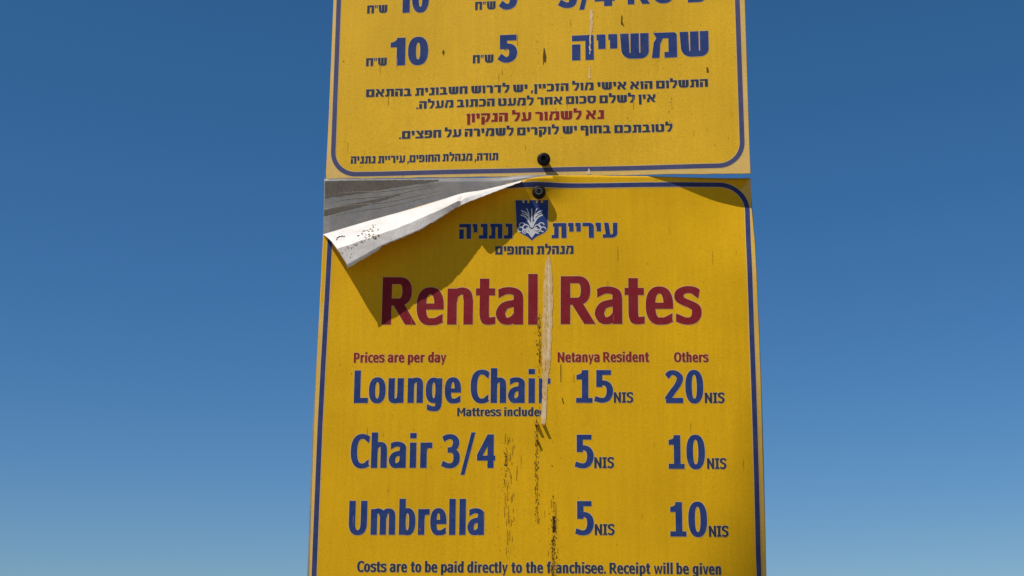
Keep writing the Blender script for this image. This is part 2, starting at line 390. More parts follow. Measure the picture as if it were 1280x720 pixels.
def densify(pts, step=0.008, closed=True):
    out = []; n = len(pts)
    for i in range(n if closed else n-1):
        a = Vector(pts[i][:2]); b = Vector(pts[(i+1) % n][:2]); k = max(1, int((b-a).length/step))
        for j in range(k): out.append(tuple(a + (b-a)*(j/k)))
    if not closed: out.append(tuple(pts[-1][:2]))
    return out
def inside(p, poly):
    c = False; j = len(poly)-1
    for i in range(len(poly)):
        if (poly[i][1] > p[1]) != (poly[j][1] > p[1]) and p[0] < (poly[j][0]-poly[i][0])*(p[1]-poly[i][1])/(poly[j][1]-poly[i][1])+poly[i][0]: c = not c
        j = i
    return c
def panel(name, bd, outline, thick, off, m_front, m_edge, parent, step=0.009):
    """thick sheet with the given outline, following the board's bend"""
    ol = densify(outline, step)
    if area(ol) < 0: ol = ol[::-1]
    us = [p[0] for p in ol]; vs_ = [p[1] for p in ol]
    pts = [Vector(p) for p in ol]; n = len(ol)
    u = min(us)+step/2
    while u < max(us):
        v = min(vs_)+step/2
        while v < max(vs_):
            if inside((u, v), ol) : pts.append(Vector((u, v)))
            v += step
        u += step
    v, e, f, ov, oe, of = delaunay_2d_cdt(pts, [], [list(range(n))], 1, 1e-6)
    f = [list(t) for t, o in zip(f, of) if o]
    top = bd.lift(v, off); bot = bd.lift(v, off-thick); k = len(v)
    faces = list(f) + [[i+k for i in t[::-1]] for t in f]; fm = [0]*len(f) + [1]*len(f)
    es = {(t[i], t[(i+1) % 3]) for t in f for i in range(3)}
    for a, b in es:
        if (b, a) not in es: faces.append([a, a+k, b+k, b]); fm.append(1)
    o = mesh_obj(name, top+bot, faces, [m_front, m_edge], parent, fm)
    for p in o.data.polygons: p.use_smooth = p.index < len(f)
    return o
def flat(name, bd, v, f, off, m, parent): return mesh_obj(name, bd.lift(v, off), f, m, parent)

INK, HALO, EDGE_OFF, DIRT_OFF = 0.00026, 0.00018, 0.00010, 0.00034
def line(bd, text, kind, pl, pr, cap, m, name='lettering', spread=1.0, halo=0.0007, off=INK):
    """pl, pr: ends of the baseline; cap: letter height, all as measured on the photograph"""
    A = Vector(bd.uv(*pl)); B = Vector(bd.uv(*pr)); mid = ((pl[0]+pr[0])/2, (pl[1]+pr[1])/2)
    H = (Vector(bd.uv(mid[0], mid[1]-cap)) - Vector(bd.uv(*mid))).length
    pen.S, pen.T = 19.5, 15
    w, vs, fs = layout(text, kind, spread)
    if kind == 'latin':                                  # keep the stems as heavy where a line is set narrow
        r = (B-A).length/(w*H/100); pen.S = round(max(23.0 if H < 0.03 else 19.5, min(24.0, 19.5/r)), 1); pen.T = 17 if H < 0.03 else 15
        w, vs, fs = layout(text, kind, spread)
    X = (B-A)/w; Y = Vector((0, 1))*H/100
    Yp = Vector((-X.y, X.x)).normalized()*H/100
    v = [tuple(A + X*p[0] + Yp*p[1]) for p in vs]
    o = flat(name, bd, v, fs, off, m, bd.root)
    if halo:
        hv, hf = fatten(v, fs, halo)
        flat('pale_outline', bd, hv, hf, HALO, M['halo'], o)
    return o

def px_path(bd, pts, step=0.006): return densify([bd.uv(*p) for p in pts], step, False)
def round_path(pts, step=0.006):
    return densify(rpoly(pts, 10), step, False)
def stroke_uv(pts, width):
    P_ = [Vector(p) for p in pts]; l = []; r = []
    for i, q in enumerate(P_):
        t = (P_[min(i+1, len(P_)-1)] - P_[max(i-1, 0)]).normalized(); n = Vector((-t.y, t.x))*width/2
        l.append(tuple(q+n)); r.append(tuple(q-n))
    n = len(l); m = 5; v = []
    for j in range(m): v += [tuple(Vector(a).lerp(Vector(b), j/(m-1))) for a, b in zip(l, r)]
    return v, [[j*n+i, j*n+i+1, (j+1)*n+i+1, (j+1)*n+i] for j in range(m-1) for i in range(n-1)]

# ================================================================== SETTING
def ground():
    n = 64; v = [(0, 0, 0)]; f = []
    rings = [0.8, 2, 5, 12, 30, 80, 250, 900, 3000, 8000]
    for r in rings:
        for k in range(n):
            a = 2*math.pi*k/n
            z = 0.03*math.sin(a*5+r)*min(1, r/4) if r < 100 else 0
            v.append((r*math.cos(a), r*math.sin(a), z))
    for k in range(n): f.append([0, 1+k, 1+(k+1) % n])
    for i in range(len(rings)-1):
        for k in range(n):
            a = 1+i*n; b = 1+(i+1)*n; f.append([a+k, b+k, b+(k+1) % n, a+(k+1) % n])
    o = mesh_obj('sand', v, f, M['sand'], smooth=True); tag(o, kind='structure')
ground()

# ================================================================== POST (behind the boards)
def box(x0, y0, z0, x1, y1, z1, bevel=0.0):
    v = [(x, y, z) for z in (z0, z1) for x, y in ((x0, y0), (x1, y0), (x1, y1), (x0, y1))]
    f = [[0, 3, 2, 1], [4, 5, 6, 7], [0, 1, 5, 4], [1, 2, 6, 5], [2, 3, 7, 6], [3, 0, 4, 7]]
    return v, f
post_c = low.o + low.X*0.036 - low.Z*0.05
post_root = bpy.data.objects.new('sign_post', None); C.objects.link(post_root)
post_root.location = (post_c.x, post_c.y, 0)
tag(post_root, 'grey steel post standing behind the two yellow boards', 'post')
pv, pf = box(-0.03, -0.03, -0.3, 0.03, 0.03, 2.75)
po = mesh_obj('pole', pv, pf, M['post'], post_root)
bv = po.modifiers.new('bevel', 'BEVEL'); bv.width = 0.006; bv.segments = 3
pv, pf = box(-0.033, -0.033, 2.752, 0.033, 0.033, 2.765)
pc = mesh_obj('cap', pv, pf, M['black'], post_root)

# ================================================================== LOWER BOARD
lr = low.empty('price_sign')
tag(lr, 'lower yellow sign in English with peeled corner, headed Rental Rates, under the Hebrew board', 'sign')
FOLD = [(404, 293), (442, 282), (480, 270.5), (502, 264.5), (530, 256), (560, 247), (580, 241.5), (600, 238.5), (622, 233), (650, 226)]
LEFT_E = [(399.9, 378), (396, 455), (392.8, 530), (387.6, 693), (383, 830)]
RIGHT_E = [(960, 830), (957, 693), (953.4, 560), (949.5, 430), (943.5, 300), (939.5, 257), (938.2, 222.5)]
plate_px = [(405, 222.8), (403.5, 293), (399.4, 378), (390.4, 530), (384.6, 693), (379.5, 834), (960.8, 834), (957.6, 693), (950, 430), (944, 300), (938, 226), (938, 224.2)]
panel('backing_plate', low, [low.uv(*p) for p in plate_px], 0.002, -0.0022, M['plate'], M['plate_edge'], lr)
sheet_px = FOLD[::-1] + LEFT_E + RIGHT_E + [(850, 221.6), (790, 220), (735, 219), (700, 219.2), (670, 221.5)]
panel('printed_sheet', low, [low.uv(*p) for p in sheet_px], 0.0008, 0.0, M['yellow_low'], M['plate_edge'], lr, 0.005)

# border line: open, it runs out under the peeled corner
bl_px = [(412.8, 294), (408.4, 378), (404, 455), (400.2, 530), (393.6, 693), (389.3, 806), (952, 812), (947.8, 693), (944.5, 560), (940.2, 430), (935.4, 300), (933.4, 230.5), (820, 230.8), (700, 231.8), (632, 232.6)]
pts = [low.uv(*p) for p in bl_px]
rad = {5: 0.032, 6: 0.032, 11: 0.040}
rp = []
for i, p in enumerate(pts):
    if i in rad:
        a = Vector(pts[i-1])-Vector(p); b = Vector(pts[i+1])-Vector(p); r = rad[i]
        A = Vector(p)+a.normalized()*r; B = Vector(p)+b.normalized()*r
        for k in range(13):
            t = k/12; w = 0.72; d = (1-t)**2+2*t*(1-t)*w+t*t
            rp.append(tuple((A*(1-t)**2+Vector(p)*(2*t*(1-t)*w)+B*t*t)/d))
    else: rp.append(p)
rp = densify(rp, 0.006, False)
v, f = stroke_uv(rp, 0.0066); b_o = flat('border_line', low, v, f, INK, M['border_low'], lr)
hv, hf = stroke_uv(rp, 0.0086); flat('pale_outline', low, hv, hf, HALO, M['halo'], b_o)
# paler margin outside the line
mo = densify([low.uv(*p) for p in LEFT_E + RIGHT_E], 0.006, False)
def nearest_on(path, p): return min(path, key=lambda q: (q[0]-p[0])**2+(q[1]-p[1])**2)
mv = [(p[0]*0.9985, p[1]) for p in mo] + [nearest_on(rp, p) for p in mo]; nm = len(mo)
flat('margin', low, mv, [[i, i+1, nm+i+1, nm+i] for i in range(nm-1)], EDGE_OFF, M['margin_low'], lr)

# peeled corner: the sheet folded forward and bent down again, pale back outwards
def interp(rows, s):
    x = s*(len(rows)-1); i = min(int(x), len(rows)-2); t = x-i
    a, b, c, d = rows[max(i-1, 0)], rows[i], rows[i+1], rows[min(i+2, len(rows)-1)]
    return [0.5*(2*b[k]+(c[k]-a[k])*t+(2*a[k]-5*b[k]+4*c[k]-d[k])*t*t+(3*b[k]-a[k]-3*c[k]+d[k])*t**3) for k in range(len(b))]
F_ = [(403.6, 293, .0005), (442, 281.5, .0005), (480, 270.5, .0005), (520, 259.5, .0005), (552, 249.5, .0008), (578, 241.5, .0015), (600, 238, .004), (625, 232.4, .008), (652, 225.5, .0125)]
C_ = [(421, 311, .0355), (455, 299.5, .0345), (490, 287.5, .033), (522, 274.5, .0315), (553, 261, .0290), (574, 250.5, .0260), (601, 241.4, .021), (626, 234, .0185), (652, 226.2, .0165)]
E_ = [(434.5, 332, .0345), (474, 309.5, .0338), (502, 297.5, .0325), (530, 285, .031), (556, 269, .0274), (575, 257.2, .0240), (604, 245.5, .0215), (627, 236.5, .0195), (652, 227, .0180)]
def flap():
    NS, NA, NB = 90, 9, 8
    v = []; f = []
    for i in range(NS+1):
        s = i/NS
        A, Bc, D = interp(F_, s), interp(C_, s), interp(E_, s)
        kink = 0.0055*sm((s-0.635)/0.012)*(1-sm((s-0.66)/0.34)); Bc[2] += kink*0.6; D[2] += kink
        fu = low.uv(A[0], A[1]); A[2] = max(0.0006, bend_low(*fu) + .0006)
        P3 = [Vector((*low.uv(q[0], q[1], q[2]), q[2])) for q in (A, Bc, D)]
        row = []
        # two faces with a rounded fold between them
        nrm = (P3[1]-P3[0]).cross(Vector((1, 0, 0)))
        for k in range(NA+NB+1):
            if k <= NA:
                t = k/NA; q = P3[0].lerp(P3[1], t); 
                q = q + Vector((0, 0.0022, 0.0012))*math.sin(math.pi*t)*(1-s)
            else:
                t = (k-NA)/NB; q = P3[1].lerp(P3[2], t)
            row.append(q)
        amp = 0.00045*(1-0.7*s)
        for k, q in enumerate(row):
            e = k/(NA+NB)
            q = q + Vector((0, 1, 0.6))*amp*(math.sin(s*23+k*0.4)+0.6*math.sin(s*61+1.3)+0.5*math.sin(s*97-k))*math.sin(math.pi*min(1, e*1.2))*e
            if k == NA+NB:                                   # ragged free edge
                q = q + Vector((0, 1, 0))*0.0012*(math.sin(s*140)*0.4 + random.uniform(-.5, .5)*(1-s))
                if s < 0.16: q = q + Vector((0, -1, 0))*0.0035*sm((0.14-s)/0.03)
                if 0.38 < s < 0.42: q = q + Vector((0, 0.0016, 0))
            if abs(s-0.635) < 0.02: q = q + Vector((0, -0.0012, -0.0025))*(1-abs(s-0.635)/0.02)*math.sin(math.pi*e*0.9)   # kink
            v.append(q)
        if i:
            a = (i-1)*(NA+NB+1); b = i*(NA+NB+1)
            for k in range(NA+NB):
                # tear holes left open
                f.append([a+k, a+k+1, b+k+1, b+k])
    o = mesh_obj('peeled_corner', v, f, [M['flap'], M['yellow_low'], M['plate_edge']], lr, smooth=True)
    o.data.set_sharp_from_angle(angle=math.radians(24))
    so = o.modifiers.new('solid', 'SOLIDIFY'); so.thickness = 0.0006; so.offset = -1; so.material_offset = 1; so.material_offset_rim = 2
    o['label'] = 'folded white corner of the sheet, bent forward'
    return o, v, (NS, NA, NB)
fl, fv, (NS, NA, NB) = flap()
# grime specks and a small dark tear on the folded corner
def on_flap(s, e):
    i = min(NS-1, int(s*NS)); k = min(NA+NB-1, int(e*(NA+NB))); ti = s*NS-i; tk = e*(NA+NB)-k; w = NA+NB+1
    a, b, c, d = fv[i*w+k], fv[i*w+k+1], fv[(i+1)*w+k+1], fv[(i+1)*w+k]
    p = (a*(1-tk)+b*tk)*(1-ti)+(d*(1-tk)+c*tk)*ti
    n = (b-a).cross(d-a).normalized()
    if n.z < 0 and n.y < 0: n = -n
    if n.y+n.z < 0: n = -n
    return p, n, (d-a).normalized()
gv = []; gf = []
def fleck3(s, e, r, squash=1.0):
    p, n, t = on_flap(s, e); b = n.cross(t); k = len(gv); m = random.randint(5, 7)
    for j in range(m):
        a = 2*math.pi*j/m; rr = r*random.uniform(0.5, 1.2)
        gv.append(p + n*0.0005 + t*math.cos(a)*rr + b*math.sin(a)*rr*squash)
    gf.append(list(range(k, k+m)))
for _ in range(34): fleck3(max(.01, random.gauss(0.155, 0.022)), min(.95, max(.1, random.gauss(0.42, 0.10))), random.uniform(.0006, .0016))
for _ in range(26): fleck3(random.uniform(0.05, 0.17), random.uniform(0.56, 0.64), random.uniform(.0005, .0011))
for _ in range(16): fleck3(0.035+random.gauss(0, .012), random.uniform(0.6, 0.85), random.uniform(.0003, .0009))
for _ in range(60): fleck3(random.uniform(0.01, 0.75), random.uniform(0.1, 0.95), random.uniform(.0002, .00045))
mesh_obj('grime', gv, gf, M['speck'], fl)['kind'] = 'stuff'

gv = []; gf = []
for e_, s_, r in ((0.31, .036, .0018), (0.28, .044, .0024), (0.265, .052, .0026), (0.275, .060, .0022), (0.30, .066, .0015), (0.335, .030, .0012)): fleck3(s_, e_, r, 0.6)
mesh_obj('tear', gv, gf, M['dirt'], fl)

# streaks of old glue on the bare plate
gv2 = []; gf2 = []
def glue(px, width):
    path = [low.uv(*p) for p in px]; path = [tuple(q) for q in catmull(path, 10)]
    P_ = [Vector(p) for p in path]; base = len(gv2)
    for i, q in enumerate(P_):
        t = (P_[min(i+1, len(P_)-1)]-P_[max(i-1, 0)]).normalized(); n = Vector((-t.y, t.x))
        w = width*random.uniform(.6, 1)*math.sin(math.pi*min(1, max(0.04, i/(len(P_)-1))))
        gv2.append(q+n*w/2); gv2.append(q-n*w/2)
        if i: k = base+2*i; gf2.append([k-2, k-1, k+1, k])
for y0, y1, y2, wd in ((253, 244, 229, .0016), (262, 252, 236, .0012), (243, 238, 228, .0014), (272, 258, 240, .0010)):
    glue([(406, y0), (440, (y0+y1)/2-1), (480, y1), (520, (y1+y2)/2), (560, y2)], wd)
M['glue'] = mat('dried_glue', (0.24, 0.21, 0.165), 0.8, 0.1, 0.2, 300, 0.15, 40)
M['glue_dark'] = mat('dark_old_adhesive', (0.10, 0.085, 0.072), 0.7, 0.15, 0.15, 300, 0.15, 30)
def smear(name, top, bot, m, off):
    a = [Vector(q) for q in catmull([low.uv(*p) for p in top], 14)]; b = [Vector(q) for q in catmull([low.uv(*p) for p in bot], 14)]
    vs = []; fs = []; n = len(a)
    for i in range(n): vs += [tuple(a[i]+Vector((0, random.uniform(-.0004, .0004)))), tuple(b[i]+Vector((0, random.uniform(-.0006, .0006))))]
    for i in range(n-1): fs.append([2*i, 2*i+1, 2*i+3, 2*i+2])
    flat(name, low, vs, fs, off, m, lr)
smear('adhesive_smear', [(406, 225.5), (450, 225), (500, 224.5), (548, 224.3)], [(406, 247), (450, 241), (500, 232.5), (548, 225.5)], M['glue_dark'], -0.00200)
smear('adhesive_smear', [(405, 262), (430, 256.5), (460, 250.5), (500, 242)], [(404.5, 270), (430, 263), (460, 255), (500, 243)], M['glue_dark'], -0.00200)
flat('glue_streaks', low, gv2, gf2, -0.0019, M['glue'], lr)['kind'] = 'stuff'

# ---- words on the lower board
L = lambda *a, **k: line(low, *a, **k)
L('Rental', 'latin', (476.9, 405.9), (672.0, 405.8), 59.6, M['maroon'])
L('Rates', 'latin', (700.7, 405.2), (875.9, 404.9), 59.8, M['maroon'])
L('Prices are per day', 'latin', (442, 453.4), (557.7, 453), 12.4, M['red'], halo=.0005)
L('Netanya Resident', 'latin', (696.9, 452.7), (811.3, 452.5), 12.4, M['red'], halo=.0005)
L('Others', 'latin', (842.5, 452.6), (885.4, 452.6), 12.2, M['red'], halo=.0005)
L('Lounge Chair', 'latin', (442, 503.9), (688, 503.9), 41, M['blue'], spread=1.25)
L('Mattress included', 'latin', (571.4, 520.2), (682, 520.2), 10.6, M['slate'], halo=.0005)
L('15', 'latin', (720.1, 503.5), (765.5, 503.5), 40.9, M['blue'])
L('20', 'latin', (832.4, 503.9), (879.5, 503.9), 41, M['blue'])
L('Chair 3/4', 'latin', (437.8, 585), (619, 585), 42, M['blue'], spread=1.25)
L('5', 'latin', (719, 585.5), (741.2, 585.5), 42.2, M['blue'])
L('10', 'latin', (835.9, 586), (881.6, 586.2), 42.2, M['blue'])
L('Umbrella', 'latin', (435.5, 668.4), (605, 668.7), 42.6, M['blue'], spread=1.2)
L('5', 'latin', (719.6, 669.3), (741.2, 669.4), 43, M['blue'])
L('10', 'latin', (837.9, 670.6), (884.3, 671), 43.2, M['blue'])
for x0, x1, yb, c in ((767.2, 791.3, 503.4, 13.2), (881, 905.5, 503.9, 13.2), (742.8, 767.2, 585.2, 13.8), (883.9, 907.7, 586.3, 13.6), (743.4, 767.9, 668.9, 13.9), (886.2, 910.4, 671, 13.8)):
    L('NIS', 'latin', (x0, yb), (x1, yb), c, M['slate'], halo=.0005, spread=.7)
L('Costs are to be paid directly to the franchisee. Receipt will be given', 'latin', (446.2, 714.8), (901.5, 718.4), 13.6, M['slate'], halo=.0005)
L('עיריית', 'hebrew', (689.4, 297.9), (771.9, 297.2), 18.9, M['blue'])
L('נתניה', 'hebrew', (574, 298.8), (640.6, 298.3), 18.7, M['blue'])
L('מנהלת החופים', 'hebrew', (619, 318.2), (717, 317.4), 10.4, M['slate'], halo=.0005)

# ---- emblem: blue shield with white palm fronds and scrolls
E0 = Vector(low.uv(644, 300)); EX = (Vector(low.uv(685.6, 300))-E0)/100; EY = (Vector(low.uv(644, 250.4))-E0)/120
eu = lambda p: tuple(E0 + EX*p[0] + EY*p[1])
sh = [(0, 120), (22, 120), (22, 112), (28, 112), (28, 120), (37, 120), (37, 112), (43, 112), (43, 120), (63, 120), (63, 112), (69, 112), (69, 120), (78, 120), (78, 112), (84, 112), (84, 120), (100, 120), (98, 27, 14), (60, 8, 10), (50, -2), (40, 8, 10), (4, 27, 14)]
v, f = union([rpoly(sh)], 1e-3, 7); v = [eu(p) for p in v]
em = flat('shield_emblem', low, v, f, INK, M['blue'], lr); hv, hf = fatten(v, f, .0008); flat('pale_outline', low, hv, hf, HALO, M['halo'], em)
pal = []
def fr(*p, s=4.6, w0=1.0, w1=0.55): pal.extend(K(*p, S=s, T=s, w0=w0, w1=w1))
fr((50,38),(50,60),(50,95), s=6, w1=.5)
for sg in (-1, 1):
    q = lambda *pp: [(50+sg*(x-50), y) for x, y in pp]
    fr(*q((50,38),(60,58),(70,70),(83,76)), s=6.5)
    fr(*q((57,62),(62,76),(70,84),(82,89)), s=5)
    fr(*q((58,66),(60,82),(66,96)), s=4.2)
    fr(*q((62,72),(68,76),(80,82)), s=3)
    for (cx_, cy_, rx, ry) in ((68, 38, 9, 8), (79, 45, 8, 7), (84, 32, 8, 7), (70, 26, 8, 6), (60, 30, 6, 6)):
        n = 14
        ring = [(50+sg*(cx_-50)+rx*math.cos(2*math.pi*k/n), cy_+ry*math.sin(2*math.pi*k/n)) for k in range(n+1)]
        pal.extend(K(*ring[:12], S=3.0, T=3.0, w0=1, w1=1))
    fr(*q((50,22),(58,30),(66,38)), s=6)
    fr(*q((50,20),(62,22),(76,28)), s=4)
pal.extend(P((38,22),(50,34),(62,22),(50,6)))
v, f = union(pal, 1e-3); v = [eu(p) for p in v]
flat('palm_device', low, v, f, INK+.0001, M['white_ink'], em)

# ---- wear: scrape, mould, flecks
def fleck_cloud(spots, name, bd, m, parent):
    vs = []; fs = []
    for (x, y, r, el) in spots:
        k = len(vs); n = random.randint(5, 8); c = Vector(bd.uv(x, y))
        for j in range(n):
            a = 2*math.pi*j/n; rr = r*random.uniform(.45, 1.2)*0.0011
            vs.append((c.x+math.cos(a)*rr, c.y+math.sin(a)*rr*el))
        fs.append(list(range(k, k+n)))
    v3 = [(p[0], p[1], bd.bend(*p)+DIRT_OFF+(.0004 if name == 'leftover_print' else 0)+random.uniform(0, .00008)) for p in vs]
    return mesh_obj(name, v3, fs, m, parent)
def streak_spots(x, y0, y1, sx, n, r0, r1, dense=1.0, drift=0.0):
    out = []
    for _ in range(n):
        t = random.random()**dense; y = y0+(y1-y0)*t
        out.append((random.gauss(x+drift*t, sx), y, random.uniform(r0, r1), random.uniform(.9, 2.6)))
    return out
for group in (
    [(674.4, 394, 455, .7, 30, .25, .8), (674.6, 408, 454, .45, 10, .6, 1.1), (673.8, 455, 520, .7, 16, .2, .5)],
    [(671, 520, 546, 1.3, 20, .35, 1.0), (670, 546, 648, .7, 50, .2, .7)],
    [(632.3, 566, 583, .7, 24, .3, .85), (635, 541, 555, 1.5, 12, .2, .5), (636, 540, 690, 3.5, 20, .2, .4)],
    [(692, 612, 640, .7, 8, .3, .7), (692.6, 645, 664, 1.3, 56, .4, 1.3), (692, 658, 720, 1.8, 70, .25, .9), (690.8, 675, 722, .8, 30, .35, .9)]):
    o = fleck_cloud([q for a in group for q in streak_spots(*a)], 'mould_streak', low, M['dirt'], lr); o['kind'] = 'stuff'
runs = [(random.gauss(636, 4), random.uniform(545, 690), random.uniform(.35, .8), random.uniform(4, 14)) for _ in range(46)]
runs += [(random.gauss(671, 1.2), random.uniform(530, 650), random.uniform(.4, .8), random.uniform(4, 12)) for _ in range(22)]
runs += [(random.gauss(692, 2.2), random.uniform(630, 720), random.uniform(.4, .9), random.uniform(4, 12)) for _ in range(26)]
runs += [(random.gauss(674.5, 1), random.uniform(396, 455), random.uniform(.4, .8), random.uniform(4, 10)) for _ in range(14)]
runs += [(random.uniform(410, 930), random.uniform(250, 700), random.uniform(.2, .4), random.uniform(8, 40)) for _ in range(26)]
o = fleck_cloud(runs, 'dirt_run', low, M['run'], lr); o['kind'] = 'stuff'
brown = [(690, 582, .8, 1.6), (697, 690, .8, 1), (702, 683, .6, 1), (723, 622, .8, .9), (439, 467, .9, .8), (690.5, 552, .5, 1), (517, 537, .8, .7)]
brown += streak_spots(636, 540, 700, 3.5, 50, .2, .5)
brown += streak_spots(622, 600, 690, 2.0, 22, .2, .45)
brown += streak_spots(631, 560, 610, 1.6, 30, .3, .8)
brown += streak_spots(671, 540, 655, 1.7, 60, .3, 1.1)
brown += streak_spots(673, 395, 450, 1.8, 50, .3, 1.0)
brown += streak_spots(692, 640, 720, 3.0, 60, .2, .7)
brown += [(random.uniform(400, 940), random.uniform(240, 715), random.uniform(.15, .5), random.uniform(.7, 2)) for _ in range(170)]
fleck_cloud(brown, 'grime', low, M['dirt_soft'], lr)['kind'] = 'stuff'
def patch(bd, px, m, name, parent, off=DIRT_OFF+.0001, smooth=True):
    pts = [bd.uv(*p) for p in px]
    if smooth: pts = [(q.x+random.uniform(-.0007, .0007), q.y) for q in catmull(pts+[pts[0]], 7)][:-1]
    v, f = union([pts], 1e-8); return flat(name, bd, v, f, off, m, parent)
sc = patch(low, [(685.2, 319), (687.4, 320.5), (689.6, 340), (691, 370), (690.4, 400), (689.4, 430), (688, 455), (685.2, 470), (684.2, 485), (683.2, 505), (682.4, 522), (680.6, 531.5), (677.6, 531.5), (676.2, 525), (677.6, 500), (677.6, 480), (678.2, 455), (677.6, 430), (678.4, 405), (678.8, 380), (680, 350), (682.6, 328)], M['scrape'], 'scrape', lr)
patch(low, [(679.8, 497), (682.2, 505), (682.4, 520), (680.8, 531), (677.8, 531.4), (676.6, 524), (678.2, 512)], M['scrape_lip'], 'torn_lip', sc, DIRT_OFF+.0002)
patch(low, [(685, 330), (686.6, 332), (688, 372), (687.2, 430), (685, 450), (684, 440), (684.6, 380)], M['scrape_lip'], 'torn_fibre', sc, DIRT_OFF+.0002)
patch(low, [(677.6, 523), (679.8, 522.4), (680.3, 527), (678, 528.6)], M['scrape'], 'torn_hole', sc, DIRT_OFF+.0003)
pieces = [(random.gauss(684-(y-330)*.022, 2.2), y, random.uniform(.3, .9), random.uniform(1.5, 5)) for y in [random.uniform(335, 500) for _ in range(34)]]
fleck_cloud(pieces, 'leftover_print', low, M['yellow_low'], sc)['kind'] = 'stuff'
# little hanging tongues of print that throw their own shadow
def tongue(a, b, c, d, w):
    q = [Vector((*low.uv(*a), bend_low(*low.uv(*a))+.0003)), Vector((*low.uv(*b), bend_low(*low.uv(*b))+.0003)),
         Vector((*low.uv(*c, w=w), w)), Vector((*low.uv(*d, w=w), w))]
    o = mesh_obj('loose_flake', q, [[0, 1, 2, 3]], M['dirt_soft'], lr)
    s = o.modifiers.new('solid', 'SOLIDIFY'); s.thickness = .0004
    return o
tongue((668, 529), (673, 529), (672.5, 531.5), (668.5, 531), .007)
tongue((676.6, 530), (681.5, 530), (680.8, 532.4), (677.5, 532), .007)
tongue((668.5, 549), (671.5, 547), (672, 549.5), (670, 551), .006)
scratch = [[(700.5, 455), (701.3, 456), (701.2, 478), (700.6, 478)], [(702, 497), (703.2, 497.5), (704.8, 504), (703.6, 504.6)]]
for s_ in scratch: patch(low, s_, M['chip'], 'scratch', lr, smooth=False)

# ================================================================== UPPER BOARD
ur = up.empty('beach_notice_sign')
tag(ur, 'upper yellow sign lettered in Hebrew, cut by the top of the photo', 'sign')
def ragged(a, b, n, amp):
    return [(a[0]+(b[0]-a[0])*k/n, a[1]+(b[1]-a[1])*k/n+random.uniform(-amp, amp)*(0 < k < n)) for k in range(n+1)]
top_px = -330
UL = [(434, top_px), (417.0, 0), (410.5, 158), (407.2, 222.6)]
URT = [(938.4, 216.2), (936.6, 170), (931.2, 0), (919, top_px-40)]
up_out = [up.uv(*p) for p in UL[:-1] + ragged((407.2, 223.2), (938.4, 216.4), 46, .45) + URT[1:]]
panel('panel', up, up_out, 0.0022, 0.0, M['yellow_up'], M['plate_edge'], ur)
ub = [(441.5, top_px+14), (423.6, 0), (417.8, 158), (415.6, 218.2), (675, 212.6), (928.8, 206.4), (927.4, 170), (921.6, 0), (909, top_px-26)]
pts = [up.uv(*p) for p in ub]; rp = []
for i, p in enumerate(pts):
    if i in (0, 3, 5, 8):
        a = Vector(pts[i-1])-Vector(p); b = Vector(pts[(i+1) % len(pts)])-Vector(p); r = 0.034
        A = Vector(p)+a.normalized()*r; B = Vector(p)+b.normalized()*r
        for k in range(13):
            t = k/12; w = 0.72; d = (1-t)**2+2*t*(1-t)*w+t*t
            rp.append(tuple((A*(1-t)**2+Vector(p)*(2*t*(1-t)*w)+B*t*t)/d))
    else: rp.append(p)
rp = densify(rp, 0.006, True); rp.append(rp[0])
v, f = stroke_uv(rp, 0.0067); b_o = flat('border_line', up, v, f, INK, M['border_up'], ur)
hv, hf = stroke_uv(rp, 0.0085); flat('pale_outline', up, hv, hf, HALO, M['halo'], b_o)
cu = sum(p[0] for p in up_out)/len(up_out)
mo = densify(up_out, 0.006, True); mo.append(mo[0]); mo = [(p[0]+(0.0006 if p[0] < 0 else -0.0006), p[1]) for p in mo]
mv = mo + [nearest_on(rp, p) for p in mo]; nm = len(mo)
flat('margin', up, mv, [[i, i+1, nm+i+1, nm+i] for i in range(nm-1)], EDGE_OFF, M['margin_up'], ur)
U = lambda *a, **k: line(up, *a, **k)
U('10', 'block', (487.8, 82.2), (535, 80.6), 34.6, M['blue'])
U('5', 'block', (623.4, 78.2), (646.4, 77.4), 34.2, M['blue'])
U('ש״ח', 'hebrew', (457.5, 82.9), (483.4, 82), 10, M['slate'], halo=.0005)
U('ש״ח', 'hebrew', (590.9, 79.2), (616.8, 78.3), 10.2, M['slate'], halo=.0005)
U('10', 'block', (496.6, 16.4), (536, 15), 35, M['blue'])
U('5', 'block', (624.9, 11.9), (646.4, 11.2), 34.4, M['blue'])
U('ש״ח', 'hebrew', (458.8, 17), (484, 16), 10, M['slate'], halo=.0005)
U('ש״ח', 'hebrew', (593.8, 12.6), (619.4, 11.6), 10.2, M['slate'], halo=.0005)
U('שמשייה', 'hebrew', (715, 75.8), (886.2, 70), 31.6, M['blue'])
U('3/4', 'block', (698.5, 9.9), (767.7, 7.2), 34, M['blue'])
U('כיסא', 'hebrew', (784, 5.7), (883, 2.2), 31, M['blue'])
U('התשלום הוא אישי מול הזכיין, יש לדרוש חשבונית בהתאם', 'hebrew', (457.5, 121.4), (885, 108.4), 9.6, M['slate'], halo=.0005)
U('אין לשלם סכום אחר למעט הכתוב מעלה.', 'hebrew', (520.3, 136.3), (819.7, 127.4), 9.6, M['slate'], halo=.0005)
U('נא לשמור על הנקיון', 'hebrew', (583.2, 153.2), (755, 148.6), 11, M['red'], halo=.0005)
U('לטובתכם בחוף יש לוקרים לשמירה על חפצים.', 'hebrew', (498.8, 173.8), (840.7, 164.4), 9.8, M['slate'], halo=.0005)
U('תודה, מנהלת החופים, עיריית נתניה', 'hebrew', (438.4, 204.6), (622.7, 200.2), 9, M['slate'], halo=.0004)
